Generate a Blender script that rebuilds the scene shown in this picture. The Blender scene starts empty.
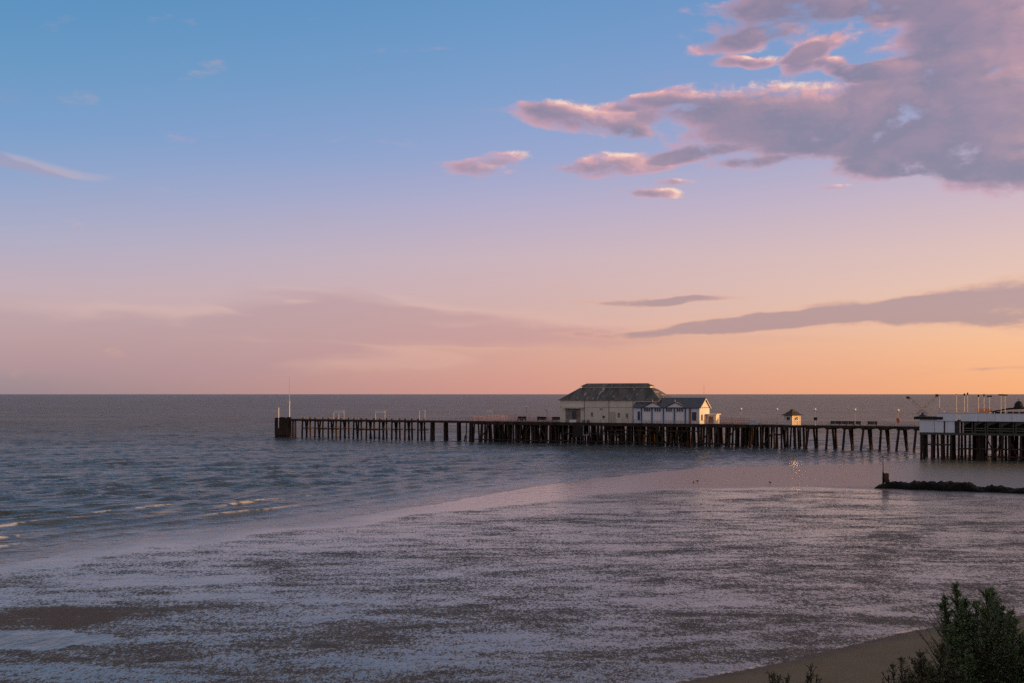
import bpy, math, random
import numpy as np
R = math.radians
random.seed(7)
sc = bpy.context.scene
COL = sc.collection
F = 1150.0; EYE = 15.0; HZ = 394.0

# ------------------------------------------------------------------ node helpers
def lin(r, g, b):
    f = lambda c: (c/12.92 if c <= .04045 else ((c+.055)/1.055)**2.4)
    return (f(r/255), f(g/255), f(b/255), 1)

class NT:
    def __init__(s, tree):
        s.t = tree; s.n = tree.nodes; s.l = tree.links
    def _in(s, sock, v):
        if hasattr(v, 'is_linked') or isinstance(v, bpy.types.NodeSocket): s.l.new(v, sock)
        else: sock.default_value = v
    def m(s, op, a, b=None, c=None, clamp=False):
        n = s.n.new('ShaderNodeMath'); n.operation = op; n.use_clamp = clamp
        s._in(n.inputs[0], a)
        if b is not None: s._in(n.inputs[1], b)
        if c is not None: s._in(n.inputs[2], c)
        return n.outputs[0]
    def vm(s, op, a, b=None, out=0):
        n = s.n.new('ShaderNodeVectorMath'); n.operation = op
        s._in(n.inputs[0], a)
        if b is not None:
            if op == 'SCALE': s._in(n.inputs[3], b)
            else: s._in(n.inputs[1], b)
        return n.outputs['Value'] if op in ('LENGTH', 'DOT_PRODUCT') else n.outputs[0]
    def ss(s, v, a, b, lo=0., hi=1.):
        n = s.n.new('ShaderNodeMapRange'); n.interpolation_type = 'SMOOTHSTEP'
        s._in(n.inputs[0], v); n.inputs[1].default_value = a; n.inputs[2].default_value = b
        n.inputs[3].default_value = lo; n.inputs[4].default_value = hi
        return n.outputs[0]
    def mapr(s, v, a, b, lo=0., hi=1.):
        n = s.n.new('ShaderNodeMapRange')
        s._in(n.inputs[0], v); n.inputs[1].default_value = a; n.inputs[2].default_value = b
        n.inputs[3].default_value = lo; n.inputs[4].default_value = hi
        return n.outputs[0]
    def mix(s, f, a, b):
        n = s.n.new('ShaderNodeMix'); n.data_type = 'RGBA'
        s._in(n.inputs[0], f); s._in(n.inputs[6], a); s._in(n.inputs[7], b)
        return n.outputs[2]
    def fmix(s, f, a, b):
        n = s.n.new('ShaderNodeMix'); s._in(n.inputs[0], f); s._in(n.inputs[2], a); s._in(n.inputs[3], b)
        return n.outputs[0]
    def noise(s, vec, scale, detail=3., rough=.5, dist=0., dim='3D'):
        n = s.n.new('ShaderNodeTexNoise'); n.noise_dimensions = dim; s._in(n.inputs['Vector'], vec)
        n.inputs['Scale'].default_value = scale; n.inputs['Detail'].default_value = detail
        n.inputs['Roughness'].default_value = rough; n.inputs['Distortion'].default_value = dist
        return n.outputs[0]
    def map(s, vec, loc=(0, 0, 0), rot=(0, 0, 0), scale=(1, 1, 1), kind='POINT'):
        n = s.n.new('ShaderNodeMapping'); n.vector_type = kind; s._in(n.inputs[0], vec)
        n.inputs[1].default_value = loc; n.inputs[2].default_value = rot; n.inputs[3].default_value = scale
        return n.outputs[0]
    def ramp(s, f, stops):
        n = s.n.new('ShaderNodeValToRGB'); s._in(n.inputs[0], f)
        e = n.color_ramp.elements
        while len(e) < len(stops): e.new(.5)
        for k, (p, c) in enumerate(sorted(stops)): e[k].position = p; e[k].color = c
        return n.outputs[0]
    def attr(s, name):
        n = s.n.new('ShaderNodeAttribute'); n.attribute_name = name
        return n.outputs['Fac']
    def bump(s, h, strength, dist, normal=None):
        n = s.n.new('ShaderNodeBump'); s._in(n.inputs['Height'], h)
        s._in(n.inputs['Strength'], strength); s._in(n.inputs['Distance'], dist)
        if normal is not None: s.l.new(normal, n.inputs['Normal'])
        return n.outputs[0]

def new_mat(name):
    m = bpy.data.materials.new(name); m.use_nodes = True
    nt = NT(m.node_tree); p = m.node_tree.nodes['Principled BSDF']
    return m, nt, p

def simple(name, c, rough=.6, var=.25, scale=1.5, c2=None, stretch=(1, 1, 1), bump=0., metal=0., spec=.5):
    m, nt, p = new_mat(name); p.inputs['Specular IOR Level'].default_value = spec
    g = nt.n.new('ShaderNodeTexCoord').outputs['Object']
    v = nt.map(g, scale=stretch)
    n1 = nt.noise(v, scale, 5, .6)
    n2 = nt.noise(v, scale*7, 3, .6)
    f = nt.ss(nt.m('ADD', nt.m('MULTIPLY', n1, .65), nt.m('MULTIPLY', n2, .35)), .35, .65)
    if c2 is None: c2 = tuple(x*(1-var*1.6) for x in c)
    nt._in(p.inputs['Base Color'], nt.mix(f, (*c2, 1), (*c, 1)))
    p.inputs['Roughness'].default_value = rough; p.inputs['Metallic'].default_value = metal
    if bump: nt._in(p.inputs['Normal'], nt.bump(n2, .5, bump))
    return m

M = {}
M['timber'] = simple('weathered_timber', (.065, .046, .035), .85, .4, .6, stretch=(1, 1, .3), bump=.02, spec=.15)
M['timber_lo'] = M['timber']
M['deckwood'] = simple('deck_timber', (.085, .07, .06), .8, .3, .7, bump=.01)
M['rail'] = simple('rail_paint', (.5, .44, .42), .5, .2, 2)
M['rail_pink'] = simple('fence_paint', (.72, .45, .42), .6, .25, 2)
M['rail_red'] = simple('rust_red_paint', (.42, .2, .16), .6, .3, 2)
M['white'] = simple('white_paint', (.8, .79, .77), .5, .06, .6, stretch=(1, 1, .4))
M['bluewhite'] = simple('white_boards', (.68, .76, .85), .5, .08, .5, stretch=(2, 2, .3))
M['cream'] = simple('cream_render', (.72, .69, .57), .75, .1, .5, stretch=(1, 1, .3))
M['slate'] = simple('slate', (.095, .11, .145), .55, .3, 1.2, bump=.02)
M['black'] = simple('black_paint', (.014, .013, .013), .6, .2, 2, spec=.3)
M['darkgreen'] = simple('dark_green_paint', (.055, .065, .045), .6, .3, .8)
M['glass'] = simple('dark_glass', (.03, .045, .065), .12, .2, .8)
M['greydoor'] = simple('grey_door', (.2, .2, .17), .6, .2, 1)
M['brown'] = simple('brown_shingle', (.06, .045, .038), .7, .3, 2)
M['brickred'] = simple('brown_panel', (.3, .17, .12), .7, .2, 2)
M['orange'] = simple('orange_paint', (.75, .22, .08), .5, .15, 3)
M['steel'] = simple('galvanised', (.42, .4, .38), .45, .15, 2, metal=.3)
M['silver'] = simple('pale_steel', (.62, .6, .58), .4, .12, 2, metal=.2)
M['rock'] = simple('weedy_rock', (.012, .0115, .01), .8, .45, 1.2, bump=.08, spec=.2)
M['bark'] = simple('bark', (.05, .035, .025), .8, .3, 6)
M['gull'] = simple('gull_feather', (.04, .038, .036), .8, .4, 9, spec=.1)
M['globe'] = simple('globe_glass', (.85, .82, .78), .25, .03, 2)

def roof_mat():
    m, nt, p = new_mat('corrugated_roof')
    g = nt.n.new('ShaderNodeTexCoord').outputs['Object']
    n1 = nt.noise(nt.map(g, scale=(1, .25, .25)), .45, 5, .65)
    n2 = nt.noise(nt.map(g, scale=(1.9, .2, .2)), .8, 2, .5)
    c = nt.mix(nt.ss(n1, .38, .62), (.048, .05, .05, 1), (.12, .115, .108, 1))
    c = nt.mix(nt.ss(nt.noise(g, .25, 3), .52, .75), c, (.085, .062, .052, 1))
    c = nt.mix(nt.m('MULTIPLY', nt.ss(n2, .57, .65), nt.ss(nt.noise(g, .5, 2), .45, .58)), c, (.36, .36, .36, 1))
    nt._in(p.inputs['Base Color'], c); p.inputs['Roughness'].default_value = .6
    x = nt.n.new('ShaderNodeSeparateXYZ'); nt.l.new(g, x.inputs[0])
    w = nt.m('SINE', nt.m('MULTIPLY', x.outputs[0], 12.))
    nt._in(p.inputs['Normal'], nt.bump(w, .4, .03))
    return m
M['roof'] = roof_mat()

# ------------------------------------------------------------------ object helpers
def tag(o, label=None, cat=None, group=None, kind=None):
    if label: o['label'] = label
    if cat: o['category'] = cat
    if group: o['group'] = group
    if kind: o['kind'] = kind
    return o

TH = math.atan2(-.4472136, .8944272)
CU, SU = math.cos(TH), math.sin(TH)
P0 = (-82.0, 400.0)
def PW(t, w):                      # pier frame (along, away) to the world
    return P0[0]+CU*t-SU*w, P0[1]+SU*t+CU*w
def T(px, w):                      # along-pier distance seen at image column px
    r = (px-512)/F
    return (r*(P0[1]+CU*w)-P0[0]+SU*w)/(CU-r*SU)
def Zp(py, t, w):
    return EYE-(py-HZ)*PW(t, w)[1]/F

class MB:
    def __init__(s): s.v = []; s.f = []
    def quad(s, *p):
        b = len(s.v); s.v += [tuple(q) for q in p]; s.f.append(tuple(range(b, b+len(p)))); return s
    def box(s, x0, x1, y0, y1, z0, z1):
        b = len(s.v)
        s.v += [(x, y, z) for z in (z0, z1) for x, y in ((x0, y0), (x1, y0), (x1, y1), (x0, y1))]
        for q in ((3, 2, 1, 0), (4, 5, 6, 7), (0, 1, 5, 4), (1, 2, 6, 5), (2, 3, 7, 6), (3, 0, 4, 7)):
            s.f.append(tuple(b+i for i in q))
        return s
    def tube(s, a, c, r0, r1=None, n=7, cap=True):
        r1 = r0 if r1 is None else r1
        a = np.array(a, float); c = np.array(c, float); d = c-a; d /= (np.linalg.norm(d)+1e-9)
        h = np.array((0, 0, 1.)) if abs(d[2]) < .9 else np.array((1., 0, 0))
        e1 = np.cross(d, h); e1 /= np.linalg.norm(e1); e2 = np.cross(d, e1)
        b = len(s.v)
        for p, r in ((a, r0), (c, r1)):
            for k in range(n):
                g = 2*math.pi*k/n; s.v.append(tuple(p+r*(math.cos(g)*e1+math.sin(g)*e2)))
        for k in range(n):
            j = (k+1) % n; s.f.append((b+k, b+n+k, b+n+j, b+j))
        if cap: s.f.append(tuple(b+k for k in range(n))); s.f.append(tuple(b+n+k for k in reversed(range(n))))
        return s
    def lathe(s, c, prof, n=12, rot=0., sq=False):
        b = len(s.v); m = len(prof)
        for r, z in prof:
            for k in range(n):
                g = 2*math.pi*k/n+rot; s.v.append((c[0]+r*math.cos(g), c[1]+r*math.sin(g), c[2]+z))
        for i in range(m-1):
            for k in range(n):
                j = (k+1) % n; s.f.append((b+i*n+k, b+i*n+j, b+(i+1)*n+j, b+(i+1)*n+k))
        s.f.append(tuple(b+k for k in reversed(range(n)))); s.f.append(tuple(b+(m-1)*n+k for k in range(n)))
        return s
    def prism(s, poly, axis, a, c):
        # poly of (p,q) extruded along axis 0 (p=y,q=z), 1 (p=x,q=z), 2 (p=x,q=y)
        b = len(s.v); n = len(poly)
        for e in (a, c):
            for p, q in poly:
                s.v.append({0: (e, p, q), 1: (p, e, q), 2: (p, q, e)}[axis])
        s.f.append(tuple(b+k for k in range(n))); s.f.append(tuple(b+n+k for k in reversed(range(n))))
        for k in range(n):
            j = (k+1) % n; s.f.append((b+k, b+n+k, b+n+j, b+j))
        return s
    def build(s, name, mat, parent=None, smooth=False):
        rt = parent
        while rt and rt.parent: rt = rt.parent
        o0 = tuple(rt.get('_o', (0, 0, 0))) if rt else (0, 0, 0)
        me = bpy.data.meshes.new(name)
        me.from_pydata([(x-o0[0], y-o0[1], z-o0[2]) for x, y, z in s.v], [], s.f)
        import bmesh
        bm = bmesh.new(); bm.from_mesh(me); bmesh.ops.recalc_face_normals(bm, faces=bm.faces); bm.to_mesh(me); bm.free()
        if smooth: me.polygons.foreach_set('use_smooth', [True]*len(me.polygons))
        me.materials.append(mat)
        o = bpy.data.objects.new(name, me); COL.objects.link(o)
        if parent: o.parent = parent
        return o

def thing(name, label, cat, t, w, z, group=None):     # Empty in the pier frame
    o = bpy.data.objects.new(name, None); COL.objects.link(o); o.empty_display_size = .5
    x, y = PW(t, w); o.location = (x, y, z); o.rotation_euler = (0, 0, TH)
    o['_o'] = (t, w, z); return tag(o, label, cat, group)
def wthing(name, label, cat, loc, group=None, rz=0):   # Empty in the world frame, parts modelled about its base
    o = bpy.data.objects.new(name, None); COL.objects.link(o); o.empty_display_size = .5
    o.location = loc; o.rotation_euler = (0, 0, rz); return tag(o, label, cat, group)

# ------------------------------------------------------------------ numpy noise
def vnoise(x, y, seed=0):
    xi = np.floor(x).astype(np.int64); yi = np.floor(y).astype(np.int64)
    fx = x-xi; fy = y-yi; fx = fx*fx*fx*(fx*(fx*6-15)+10); fy = fy*fy*fy*(fy*(fy*6-15)+10)
    def h(a, b):
        n = (a*374761393+b*668265263+seed*1442695041) & 0xffffffff
        n = ((n ^ (n >> 13))*1274126177) & 0xffffffff
        return ((n ^ (n >> 16)) & 0xffff)/65535.
    return (h(xi, yi)*(1-fx)+h(xi+1, yi)*fx)*(1-fy)+(h(xi, yi+1)*(1-fx)+h(xi+1, yi+1)*fx)*fy
def fbm(x, y, o=4, seed=0):
    s = 0; a = .5; n = 0
    for k in range(o):
        s = s+a*vnoise(x*2**k+17.3*k, y*2**k-9.1*k, seed+k); n += a; a *= .5
    return s/n
def sst(v, a, b):
    q = np.clip((v-a)/(b-a), 0, 1); return q*q*(3-2*q)
def ground(px, py):
    d = F*EYE/(py-HZ); return ((px-512)/F*d, d)
def sdist(X, Y, pts):               # signed distance to a polyline, positive on its right-hand (land) side
    best = np.full(X.shape, 1e18); sg = np.zeros(X.shape)
    for (ax, ay), (bx, by) in zip(pts[:-1], pts[1:]):
        dx, dy = bx-ax, by-ay
        h = np.clip(((X-ax)*dx+(Y-ay)*dy)/(dx*dx+dy*dy), 0, 1)
        d2 = (X-ax-h*dx)**2+(Y-ay-h*dy)**2
        cr = -(dx*(Y-ay)-dy*(X-ax))
        u = d2 < best; best = np.where(u, d2, best); sg = np.where(u, np.sign(cr), sg)
    return sg*np.sqrt(best)

WL = [(-190., -120.), (-105., 20.), (-66., 75.)]+[ground(*p) for p in
      ((0, 562), (130, 543), (340, 518), (440, 503), (520, 489), (600, 478), (700, 468), (800, 465.5), (875, 464), (930, 457), (1024, 452))] + [(190., 320.), (300., 370.), (520., 460.)]
FB = [(-185., -125.), (-98., 20.), (-60., 71.)]+[ground(*p) for p in
      ((0, 568), (130, 549), (340, 525), (470, 507), (600, 494), (700, 488.5), (800, 487.5), (870, 490), (1024, 500))] + [(140., 190.), (260., 280.), (520., 390.)]
TD0 = np.array(ground(700, 684)); TDD = np.array(ground(1024, 619))-TD0; TDD /= np.linalg.norm(TDD)
TDN = np.array((TDD[1], -TDD[0]))
def tide(X, Y):
    a = (X-TD0[0])*TDD[0]+(Y-TD0[1])*TDD[1]
    return (X-TD0[0])*TDN[0]+(Y-TD0[1])*TDN[1]+1.2*np.sin(a*.09)+1.2*(fbm(X*.12, Y*.12, 2, 5)-.5)

def beach_z(X, Y):
    s = sdist(X, Y, WL); td = tide(X, Y)
    z = np.where(s < 0, np.maximum(s*.03, -2.), np.minimum(s*.012, .05)+np.maximum(s-6, 0)*.0012)
    z = z+(fbm(X*.05, Y*.05, 3, 2)-.5)*.07+(fbm(X*.5, Y*.5, 2, 3)-.5)*.02
    z = z+np.maximum(td, 0)*.075+sst(td, -.6, .8)*.1
    return z, s, td

def grid_obj(name, ys, ks, fn, mat, kind='structure'):
    Y, K = np.meshgrid(ys, ks, indexing='ij'); X = K*Y
    Z, attrs = fn(X, Y)
    nr, nc = X.shape
    co = np.stack([X, Y, Z], -1).reshape(-1, 3)
    i = np.arange(nr*nc).reshape(nr, nc)
    q = np.stack([i[:-1, :-1], i[:-1, 1:], i[1:, 1:], i[1:, :-1]], -1).reshape(-1, 4)
    if ys[0] > ys[1]: q = q[:, ::-1]
    me = bpy.data.meshes.new(name)
    me.vertices.add(len(co)); me.vertices.foreach_set('co', co.ravel())
    me.loops.add(q.size); me.loops.foreach_set('vertex_index', q.ravel().astype(np.int32))
    me.polygons.add(len(q)); me.polygons.foreach_set('loop_start', np.arange(0, q.size, 4, dtype=np.int32))
    me.polygons.foreach_set('loop_total', np.full(len(q), 4, np.int32))
    me.polygons.foreach_set('use_smooth', np.ones(len(q), bool))
    for k, a in attrs.items():
        at = me.attributes.new(k, 'FLOAT', 'POINT'); at.data.foreach_set('value', a.ravel().astype(np.float32))
    me.update(); me.validate(); me.materials.append(mat)
    o = bpy.data.objects.new(name, me); COL.objects.link(o); o['kind'] = kind
    return o
ks = np.concatenate([np.linspace(-2.9, -.62, 90), np.linspace(-.6, .6, 800), np.linspace(.62, 2.9, 90)])

# ------------------------------------------------------------------ sea
def sea_fn(X, Y):
    s = sdist(X, Y, WL); off = -s
    n1 = fbm(X*.03, Y*.03, 3, 11); n2 = fbm(X*.11, Y*.11, 3, 12)
    near = 1-sst(Y, 380, 900)
    amp = sst(off, .5, 45)
    z = np.zeros_like(X)
    rng = np.random.RandomState(3)
    for k in range(16):
        L = 2.6*1.145**k; a = math.atan2(-.78, .6)+rng.normal(0, .38)
        ph = rng.uniform(0, 6.28)+3*(n1-.5)
        q = (X*math.cos(a)+Y*math.sin(a))*2*math.pi/L+ph; z += .0165*L**.6*(np.sin(q)+.28*np.cos(2*q))
    z *= amp*near*.78*(.6+.8*n2)
    # swell lines bending along the shore
    sh = sst(off, 1, 10)*(1-sst(off, 55, 110))
    ph = off*2*math.pi/5.2+6*(n1-.5)+3.5*(fbm(X*.02+5, Y*.02, 2, 21)-.5)
    z += sh*.19*(np.maximum(np.sin(ph), -.3)**2*np.sign(np.sin(ph)))*(.35+1.3*n2)
    # breakers
    foam = np.zeros_like(X)
    al = X*.707+Y*.707
    for k, (c, h, sd) in enumerate(((8, .16, 31), (13.5, .26, 32), (17.5, .2, 35), (22, .26, 33), (31, .2, 34))):
        cc = c+5*(fbm(al*.025, al*0+k, 2, 40+k)-.5)
        msk = sst(fbm(al*.055+k*7.7, off*.01, 3, sd), .49+.05*(k == 4), .61)*(1-sst(X, -34, -12))
        g = np.exp(-((off-cc)/.9)**2)
        z += h*g*msk
        f = np.exp(-((off-cc+.35)/.55)**2)*msk*sst(fbm(X*.9, Y*.9, 4, 50+k), .42, .58)
        foam = np.maximum(foam, f)
    # swash lace near the edge
    for k, c in enumerate((1.0, 2.6, 4.6)):
        e = np.exp(-((off-c-2.2*(n2-.5)-1.2*(fbm(X*.35, Y*.35, 2, 64+k)-.5))/.28)**2)*sst(fbm(X*.12+k*9, Y*.12, 4, 60), .46, .6)*(.5-.08*k)
        foam = np.maximum(foam, e)
    z -= np.maximum(s-5, 0)*.06
    return z, {'foam': foam, 'shore': 1-sst(off, 0, 30), 'dist': Y}
yy = np.concatenate([np.array([.25, .4, .6, .8, 1.0, 1.3, 1.6]), np.arange(2., 60, .4), np.arange(60, 215, .42)])
m, nt, p = new_mat('sea_water')
g = nt.n.new('ShaderNodeNewGeometry').outputs['Position']
gv = nt.map(nt.map(g, rot=(0, 0, R(-30))), scale=(.42, 1, 1))
h1 = nt.noise(gv, .33, 3, .6); h2 = nt.noise(gv, .9, 3, .65); h3 = nt.noise(nt.map(g, rot=(0, 0, R(-20)), scale=(.35, 1, 1)), .05, 4, .6)
calm = nt.attr('shore'); foam = nt.attr('foam')
st = nt.m('MULTIPLY', nt.fmix(calm, 1., .35), nt.ss(h3, .3, .7, .55, 1.25))
h4 = nt.noise(nt.map(g, scale=(.5, 1, 1)), 3.2, 2, .6)
nb = nt.bump(h1, st, 1.25); nb2 = nt.bump(h4, st, .07, nt.bump(h2, st, .5, nb))
nt._in(p.inputs['Normal'], nb2)
dp = nt.mix(nt.ss(nt.attr('dist'), 250, 700), (.03, .048, .062, 1), (.05, .047, .042, 1))
wc = nt.mix(calm, dp, (.075, .07, .068, 1))
nt._in(p.inputs['Base Color'], nt.mix(foam, wc, (.82, .8, .78, 1)))
nt._in(p.inputs['Roughness'], nt.fmix(foam, nt.fmix(calm, .2, .16), .8))
p.inputs['IOR'].default_value = 1.33
# choppy water far out shows mostly wave faces and turbid water: part of the surface scatters instead of mirroring
df = nt.n.new('ShaderNodeBsdfDiffuse'); nt.l.new(nt.mix(foam, nt.mix(nt.ss(nt.attr('dist'), 150, 600), (.08, .108, .12, 1), (.105, .102, .09, 1)), (.82, .8, .78, 1)), df.inputs[0])
chop = nt.noise(nt.map(nt.map(g, rot=(0, 0, R(-22))), scale=(.22, 1, 1)), .2, 5, .7)
chop2 = nt.noise(nt.map(g, rot=(0, 0, R(3)), scale=(.3, 1, 1)), .012, 5, .7)
fac = nt.m('ADD', nt.ss(nt.attr('dist'), 120, 520, .98, .47), nt.m('ADD', nt.m('MULTIPLY', nt.m('SUBTRACT', chop, .5), 1.0), nt.m('MULTIPLY', nt.m('SUBTRACT', chop2, .5), .45)))
fac = nt.m('MAXIMUM', nt.m('MINIMUM', fac, 1.), .12)
ms = nt.n.new('ShaderNodeMixShader'); nt.l.new(fac, ms.inputs[0]); nt.l.new(df.outputs[0], ms.inputs[1]); nt.l.new(p.outputs[0], ms.inputs[2])
nt.l.new(ms.outputs[0], [q for q in nt.n if q.type == 'OUTPUT_MATERIAL'][0].inputs[0])
sea = grid_obj('sea', F*EYE/yy[::-1], ks, sea_fn, m)

# ------------------------------------------------------------------ beach
def beach_fn(X, Y):
    z, s, td = beach_z(X, Y)
    fb = sdist(X, Y, FB)
    lf = 1-sst(X/Y, -.3, -.05)
    film = 1-sst(fb+(5+9*lf)*(fbm(X*.12, Y*.12, 3, 7)-.5), -2.5-5*lf, 2.5+2*lf)
    def ell(px, py, rx, ry):                     # a lasting pool on the sand, given by its ground position
        c = ground(px, py); kx = rx/F*c[1]; ky = abs(ground(px, py-ry)[1]-ground(px, py+ry)[1])/2
        q = np.sqrt(((X-c[0])/kx)**2+((Y-c[1])/ky)**2)+2.6*(fbm(X*.22, Y*.1, 5, 8)-.5)
        return 1-sst(q, .5, 1.4)
    pool = np.maximum.reduce([ell(60, 642, 115, 10)*1.25, ell(390, 602, 90, 5)*.22, ell(215, 598, 80, 4)*.2, ell(130, 582, 100, 5)*.25, ell(395, 665, 90, 7)*.15])
    film = np.maximum(film, pool*.8)
    bar = ell(20, 623, 85, 10)
    dry = sst(td, -.3, 2.2)
    line = np.exp(-((td-.1)/.35)**2)
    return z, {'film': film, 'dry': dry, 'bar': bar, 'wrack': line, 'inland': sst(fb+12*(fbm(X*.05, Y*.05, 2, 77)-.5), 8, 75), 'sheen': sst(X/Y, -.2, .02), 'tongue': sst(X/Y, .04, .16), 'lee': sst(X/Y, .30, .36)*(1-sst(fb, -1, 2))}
rows = np.concatenate([np.arange(52, 300, .6), np.geomspace(300, 1400, 60)])
m, nt, p = new_mat('wet_sand')
g = nt.n.new('ShaderNodeNewGeometry').outputs['Position']
crot = nt.map(g, rot=(0, 0, R(-14)), scale=(1, 2.2, 1))
streak = nt.noise(crot, .085, 5, .62, .6)
streak2 = nt.noise(nt.map(g, rot=(0, 0, R(-8)), scale=(1, 2, 1)), .33, 4, .6, .4)
speck = nt.noise(nt.map(g, rot=(0, 0, R(-12)), scale=(1.2, .6, 1)), 3.3, 3, .7)
fine = nt.noise(nt.map(g, rot=(0, 0, R(6)), scale=(1, .5, 1)), 8., 2, .7)
film = nt.attr('film'); dry = nt.attr('dry'); bar = nt.attr('bar'); wrack = nt.attr('wrack')
a = nt.m('ADD', nt.m('ADD', nt.m('MULTIPLY', streak, .9), nt.m('MULTIPLY', streak2, .5)), nt.m('ADD', nt.m('MULTIPLY', speck, .85), nt.m('MULTIPLY', fine, .85)))
a = nt.m('ADD', a, nt.m('MULTIPLY', film, .9)); a = nt.m('SUBTRACT', a, nt.m('MULTIPLY', bar, .28)); a = nt.m('SUBTRACT', a, nt.m('MULTIPLY', dry, 2.))
a = nt.m('SUBTRACT', a, nt.m('MULTIPLY', nt.attr('inland'), nt.fmix(nt.attr('sheen'), .19, .08)))
wet = nt.ss(a, 1.35, 1.62)
sand = nt.mix(nt.ss(streak2, .35, .65), (.08, .058, .042, 1), (.135, .098, .068, 1))
sand = nt.mix(bar, sand, (.13, .088, .06, 1))
col = nt.mix(wet, sand, nt.mix(film, (.115, .1, .066, 1), nt.mix(nt.attr('lee'), nt.mix(nt.attr('sheen'), (.12, .11, .085, 1), (.36, .225, .17, 1)), (.12, .115, .085, 1))))  # pale pink film toward the right: sky reflection painted into the base colour
dryc = nt.mix(nt.noise(g, .6, 4), (.19, .145, .095, 1), (.26, .205, .14, 1))
col = nt.mix(dry, col, dryc)
wk = nt.m('MULTIPLY', wrack, nt.ss(nt.noise(g, 1.2, 4), .48, .6))
col = nt.mix(wk, col, (.05, .035, .03, 1))
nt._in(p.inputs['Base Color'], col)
lee = nt.attr('lee')
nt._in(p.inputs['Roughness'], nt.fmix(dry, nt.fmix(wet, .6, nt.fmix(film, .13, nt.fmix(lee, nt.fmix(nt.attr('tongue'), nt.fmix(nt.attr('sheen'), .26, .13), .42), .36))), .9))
nt._in(p.inputs['Specular IOR Level'], nt.fmix(nt.m('MAXIMUM', dry, nt.m('MULTIPLY', bar, .8)), nt.fmix(wet, .25, .85), .1))
p.inputs['IOR'].default_value = 1.42
hb = nt.m('ADD', nt.m('MULTIPLY', speck, .6), nt.m('MULTIPLY', fine, .4))
b1 = nt.bump(hb, nt.fmix(wet, .9, .2), nt.fmix(dry, .12, .03))
rip = nt.noise(nt.map(g, rot=(0, 0, R(35)), scale=(1, .5, 1)), .8, 3, .6)
b1 = nt.bump(rip, nt.m('MULTIPLY', film, nt.fmix(nt.attr('tongue'), nt.fmix(nt.attr('sheen'), .9, .5), .12)), .25, b1)
nt._in(p.inputs['Normal'], b1)
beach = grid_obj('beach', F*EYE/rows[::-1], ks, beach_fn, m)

# ------------------------------------------------------------------ grassy cliff under and beside the viewer
def cliff_mesh():
    al = np.linspace(-160, 320, 120); dd = np.concatenate([np.linspace(24, 48, 30), np.linspace(50, 150, 25)])
    A, D = np.meshgrid(al, dd, indexing='ij')
    X = TD0[0]+A*TDD[0]+D*TDN[0]; Y = TD0[1]+A*TDD[1]+D*TDN[1]
    n = fbm(X*.15, Y*.15, 3, 71)-.5
    Z = 1.75+(D-27)*.03+sst(D, 27, 41.5)*11.2+n*1.0*sst(D, 27, 31)*(1-sst(D, 38, 41))
    Z += 5.0*sst(X, 17, 30)*(1-sst(X, 50, 70))*sst(D, 40, 52)  # added rise out of view, shaped to keep low sun off the shrub
    Z = np.where(D < 27.5, 1.2, Z)
    nr, nc = X.shape
    mb = MB(); mb.v = [tuple(q) for q in np.stack([X, Y, Z], -1).reshape(-1, 3)]
    for i in range(nr-1):
        for j in range(nc-1): mb.f.append((i*nc+j, (i+1)*nc+j, (i+1)*nc+j+1, i*nc+j+1))
    o = mb.build('cliff', simple('cliff_turf', (.05, .062, .028), .9, .4, .5, c2=(.07, .055, .035), bump=.1), None, True)
    o['kind'] = 'structure'
cliff_mesh()

# ------------------------------------------------------------------ pier
ZD = 6.4
def pile(sec, t, w, dt=0., dw=0., r=.27, top=6.0, bot=-1.6, mb=None, name='pile'):
    q = mb or MB()
    q.tube((t+dt, w+dw, bot), (t, w, top), r*1.08, r*.92, 7)
    return None if mb else q.build(name, M['timber'], sec)

# outer jetty
W0 = 0.
tE = T(473, 0)
jet = thing('outer_jetty', 'dark narrow timber jetty at the far seaward end of the pier, on spaced trestles', 'jetty', 0, 0, 0)
MB().box(0, tE, -.25, 6.2, 6.15, 6.4).build('deck', M['deckwood'], jet)
mb = MB(); mb.box(0, tE, -.45, -.25, 5.75, 6.35); mb.box(0, tE, 6.2, 6.4, 5.75, 6.35); mb.build('edge_beam', M['timber'], jet)
for k in range(10):
    t = T(302.5+12.8*k, 0)
    for j, (w, dw, dt) in enumerate(((.1, -.1, -.1), (1.7, .9, .1), (2.9, -.9, .05), (4.5, .1, .1))):
        pile(jet, t+random.uniform(-.15, .15), w, dt, dw+random.uniform(-.2, .2), .31, 6.9 if j in (0, 3) else 5.9)
    mb = MB(); mb.box(t-.16, t+.16, -.2, 6.1, 5.55, 5.95); mb.box(t+.3, t+.46, -.1, 6.0, 3.1, 3.4)
    mb.build('cross_beam', M['timber'], jet)
for px in (325, 364):
    t = T(px, 0); MB().box(t-2, t+6, -.55, -.38, 3.0, 3.35).build('waling', M['timber'], jet)
for px in (431.5, 444.5, 457.5, 470):
    t = T(px, 0)
    for w in (.1, .9, 1.6): pile(jet, t+random.uniform(-.1, .1), w, random.uniform(-.15, .15), 0, .4, 6.0)
t = T(459.5, 0); MB().tube((t+1.3, .5, -1), (t+1.9, .4, 1.9), .22, .18).build('broken_pile', M['timber'], jet)
t = T(468, 0); pile(jet, t, -1.0, 0, -.3, .2, 6.1)
te = T(291, 0)
for k in range(8):
    t = .1+k*(te-.2)/7
    pile(jet, t, -.3, random.uniform(-.05, .05), 0, .42, 6.9+random.uniform(-.3, .3))
for k in range(5): pile(jet, .1+random.uniform(-.05, .05), .9+k*1.3, 0, 0, .4, 6.8)
for k in range(4): pile(jet, te-2.2, 1.2+1.4*k, 0, 0, .36, 6.0)
mb = MB()
for k in range(7): mb.box(-.1, te-.3, -.78, -.7, .9+k*.72, .9+k*.72+.66)
mb.build('fender_boards', M['timber'], jet)
mb = MB()
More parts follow.
